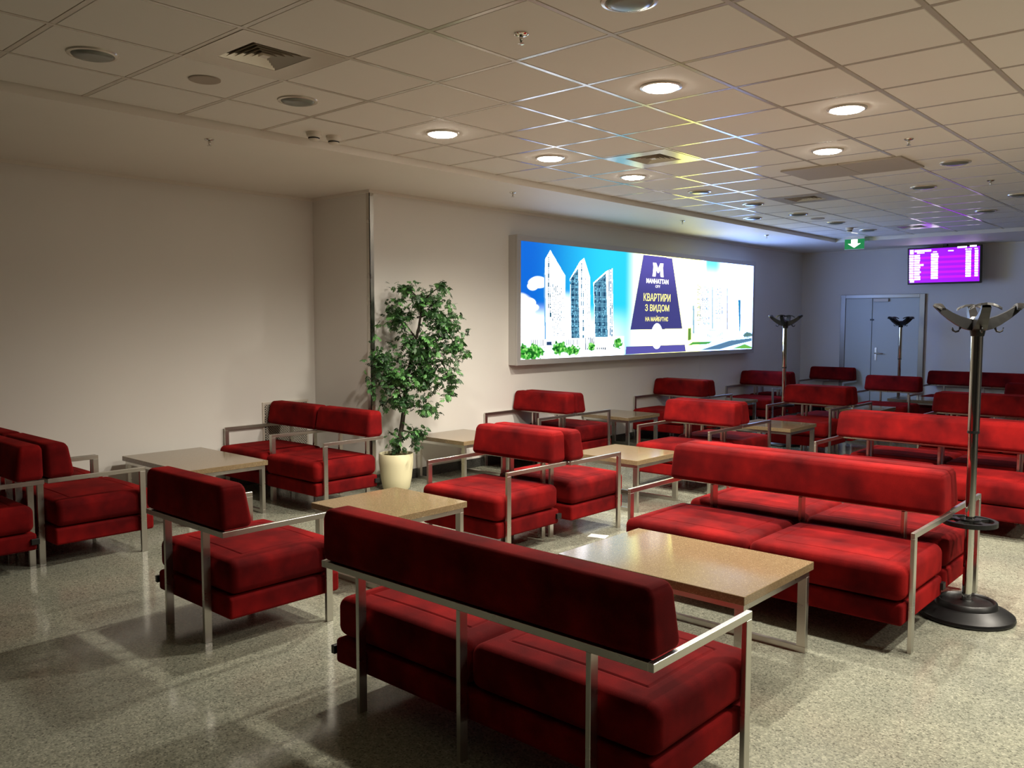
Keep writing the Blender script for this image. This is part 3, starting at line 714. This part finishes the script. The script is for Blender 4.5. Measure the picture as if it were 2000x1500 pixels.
# ------------------------------------------------------------------ perforated panel in the recess, paper
pp = thing('perforated_panel', 'white perforated metal cover on the recess wall behind the armchair', 'panel', (XR, 4.93, 0))
for lo, hi in (((0, -.27, .79), (.015, .27, .81)), ((0, -.27, .1), (.015, -.25, .79)), ((0, .25, .1), (.015, .27, .79)), ((0, -.25, .1), (.015, .25, .12))): obj('edge', box(lo, hi), WHITEP, pp)
obj('backing', box((0, -.25, .12), (.004, .25, .79)), DARKHOLE, pp)
bm = bmesh.new(); st = .026
for s in (1, -1):
    k = -.9
    while k < .9:
        # diagonal bars y = s*(z-.455)+k clipped to the frame
        zz = [z for z in np.linspace(.12, .79, 60) if -.25 <= s*(z-.455)+k <= .25]
        if len(zz) > 1:
            a, b_ = zz[0], zz[-1]; ya, yb = s*(a-.455)+k, s*(b_-.455)+k; hw = .005
            ribbon_into(bm, [[(.011, ya-hw, a), (.011, ya+hw, a), (.014, ya+hw, a), (.014, ya-hw, a)], [(.011, yb-hw, b_), (.011, yb+hw, b_), (.014, yb+hw, b_), (.014, yb-hw, b_)]])
        k += st
o = obj('lattice', bm_mesh(bm), WHITEP, pp); o['kind'] = 'stuff'
bm = bmesh.new(); add_box(bm, (-.07, -.05, 0), (.07, .05, .001)); pm = bm_mesh(bm)
tag(obj('paper_sheet', pm, PAPER, None, (-3.77, 5.17, .0005), (0, 0, .3)), 'small white sheet of paper lying on the floor near the armchair leg', 'paper')

# ------------------------------------------------------------------ potted tree
PX, PY = -6.30, 5.33
tag(obj('plant_pot', lathe([(0, 0), (.115, 0), (.13, .02), (.15, .12), (.164, .26), (.166, .35), (.162, .356), (.157, .35), (.154, .30), (0, .30)], 40), POT, None, (PX, PY, 0)), 'round cream plant pot beside the armchair at the wall corner', 'plant pot')
tree = thing('artificial_tree', 'leafy green artificial tree with slanting trunk in a cream pot', 'tree', (PX, PY, .30))
def tp(x, y, dep=0.):
    """photo pixel -> offset in the plane through the trunk, facing the room"""
    pz = Vector((PX, PY, .0)); dz = (pz-Vector((0, 0, CAMH))).dot(FW)+dep
    return Vector((0, 0, CAMH)) + (FW + RT*((x-1000)/F) - UP*((y-750)/F))*dz - Vector((PX, PY, .30))
so = lathe([(.0, .0), (.153, .0), (.152, .018), (.1, .034), (.05, .042), (0, .045)], 32); 
for v in so.vertices: v.co.z += random.uniform(-.006, .01) if v.co.z > .005 else 0
obj('moss', so, MOSS, tree)
def branch(bm, pts, r0, r1):
    P = [tp(*p) for p in pts]; tube_into(bm, P, [r0+(r1-r0)*i/(len(P)-1) for i in range(len(P))], 8)
bm = bmesh.new(); branch(bm, [(774, 892), (780, 860), (786, 825), (790, 790), (793, 750), (800, 715), (808, 680), (818, 640), (824, 600), (822, 575)], .026, .008); obj('trunk', bm_mesh(bm, smooth=True), BARK, tree)
for pts in ([(790, 790), (775, 760), (755, 725), (740, 700)], [(797, 735), (830, 715), (862, 705), (885, 720)], [(806, 690), (845, 665), (880, 660), (902, 688)], [(812, 660), (790, 630), (765, 620)],
            [(820, 620), (850, 610), (872, 632)], [(823, 590), (805, 570), (786, 556)], [(824, 590), (845, 570), (872, 550)], [(783, 840), (805, 845), (830, 842)], [(788, 800), (812, 792), (836, 800)], [(862, 705), (878, 735), (882, 758)]):
    bm = bmesh.new(); branch(bm, [(x, y, 0 if k == 0 else random.uniform(-.08, .1)) for k, (x, y) in enumerate(pts)], .009, .003); obj('branch', bm_mesh(bm, smooth=True), BARK, tree)
def leaf_mesh(seed):
    r = random.Random(seed); V = []; Fc = []
    # deeply lobed leaf: pointed lobes along a mid-rib, slightly folded
    lobes = [(.62, 0, 0, .5)]
    for u, a, ln in ((.22, 58, .36), (.42, 50, .46), (.62, 42, .42)): lobes += [(u, 0, a, ln), (u, 0, -a, ln)]
    k = len(V); V += [(0, -.018, 0), (.7, -.02, .03), (.7, .02, .03), (0, .018, 0)]; Fc.append((k, k+1, k+2, k+3))
    for u0, v0, a, ln in lobes:
        a = math.radians(a+r.uniform(-9, 9)); ln *= r.uniform(.85, 1.15); c_, s_ = math.cos(a), math.sin(a); k = len(V)
        for (u, v_, z) in ((0, -.03, 0), (.5, -.095, -.03), (.8, -.075, -.07), (1.0, 0, -.14), (.8, .075, -.07), (.5, .095, -.03), (0, .03, 0)):
            u *= ln; V.append((u0+u*c_-v_*s_, v0+u*s_+v_*c_, z+.03-.12*abs(u*s_)))
        for f in ((0, 1, 5, 6), (1, 2, 4, 5), (2, 3, 4)): Fc.append(tuple(k+i for i in f))
    return V, Fc
LM = []
for sd in range(3):
    V, Fc = leaf_mesh(sd)
    for m in LEAFS:
        me = mesh_from(V, Fc); me.materials.append(m); LM.append(me)
CL = [(790, 560, 26, 13, 20), (862, 556, 20, 9, 12), (826, 584, 40, 22, 60), (778, 618, 28, 28, 66), (872, 632, 30, 28, 62), (838, 660, 34, 20, 50), (800, 665, 22, 16, 26), (888, 676, 20, 18, 34), (905, 692, 8, 7, 6),
      (825, 692, 44, 22, 90), (745, 700, 25, 36, 76), (775, 735, 38, 26, 92), (832, 735, 42, 28, 100), (880, 735, 10, 22, 16), (874, 770, 6, 8, 5), (782, 780, 30, 15, 44), (836, 798, 18, 12, 22), (813, 845, 20, 13, 26), (772, 860, 11, 18, 14), (728, 758, 12, 12, 9), (815, 872, 6, 8, 4), (846, 610, 22, 12, 22)]
big = bmesh.new(); nleaf = 0; LV, LF, LMI = [], [], []
spots = []
for cx, cy, rx, ry, n in CL:
    for _ in range(int(n*3.3)):
        a, r = random.uniform(0, 2*PI), min(1.45, abs(random.gauss(0, .72))); spots.append((cx+rx*r*math.cos(a), cy+ry*r*math.sin(a), random.uniform(-.19, .17), rx))
        if 806-9 < spots[-1][0] < 806+10 and 622 < spots[-1][1] < 648: spots.pop()
random.shuffle(spots)
spots.sort(key=lambda s: s[2])
for (x, y, dep, rx) in spots:
    p = tp(x, y, dep); wp = p+Vector((PX, PY, .3))
    if wp.x < XW+.09 and wp.y > YS-.09: continue
    s = random.uniform(.05, .085); k = random.randrange(9); e = (random.uniform(-.9, .9), random.uniform(-.3, 1.2), random.uniform(0, 2*PI))
    if nleaf < 290:
        o = obj('leaf', LM[k], None, tree, p, e); o.scale = (s, s, s); nleaf += 1
    else:
        Mx = Matrix.LocRotScale(p, Matrix.Identity(3).to_quaternion() if False else __import__('mathutils').Euler(e).to_quaternion(), (s, s, s))
        me_ = LM[k]; off = len(LV); LV += [Mx @ v.co for v in me_.vertices]; LF += [tuple(off+i for i in f.vertices) for f in me_.polygons]; LMI += [k % 3]*len(me_.polygons)
fo = mesh_from(LV, LF)
for m in LEAFS: fo.materials.append(m)
fo.polygons.foreach_set('material_index', LMI)
o = obj('foliage', fo, None, tree); o['kind'] = 'stuff'
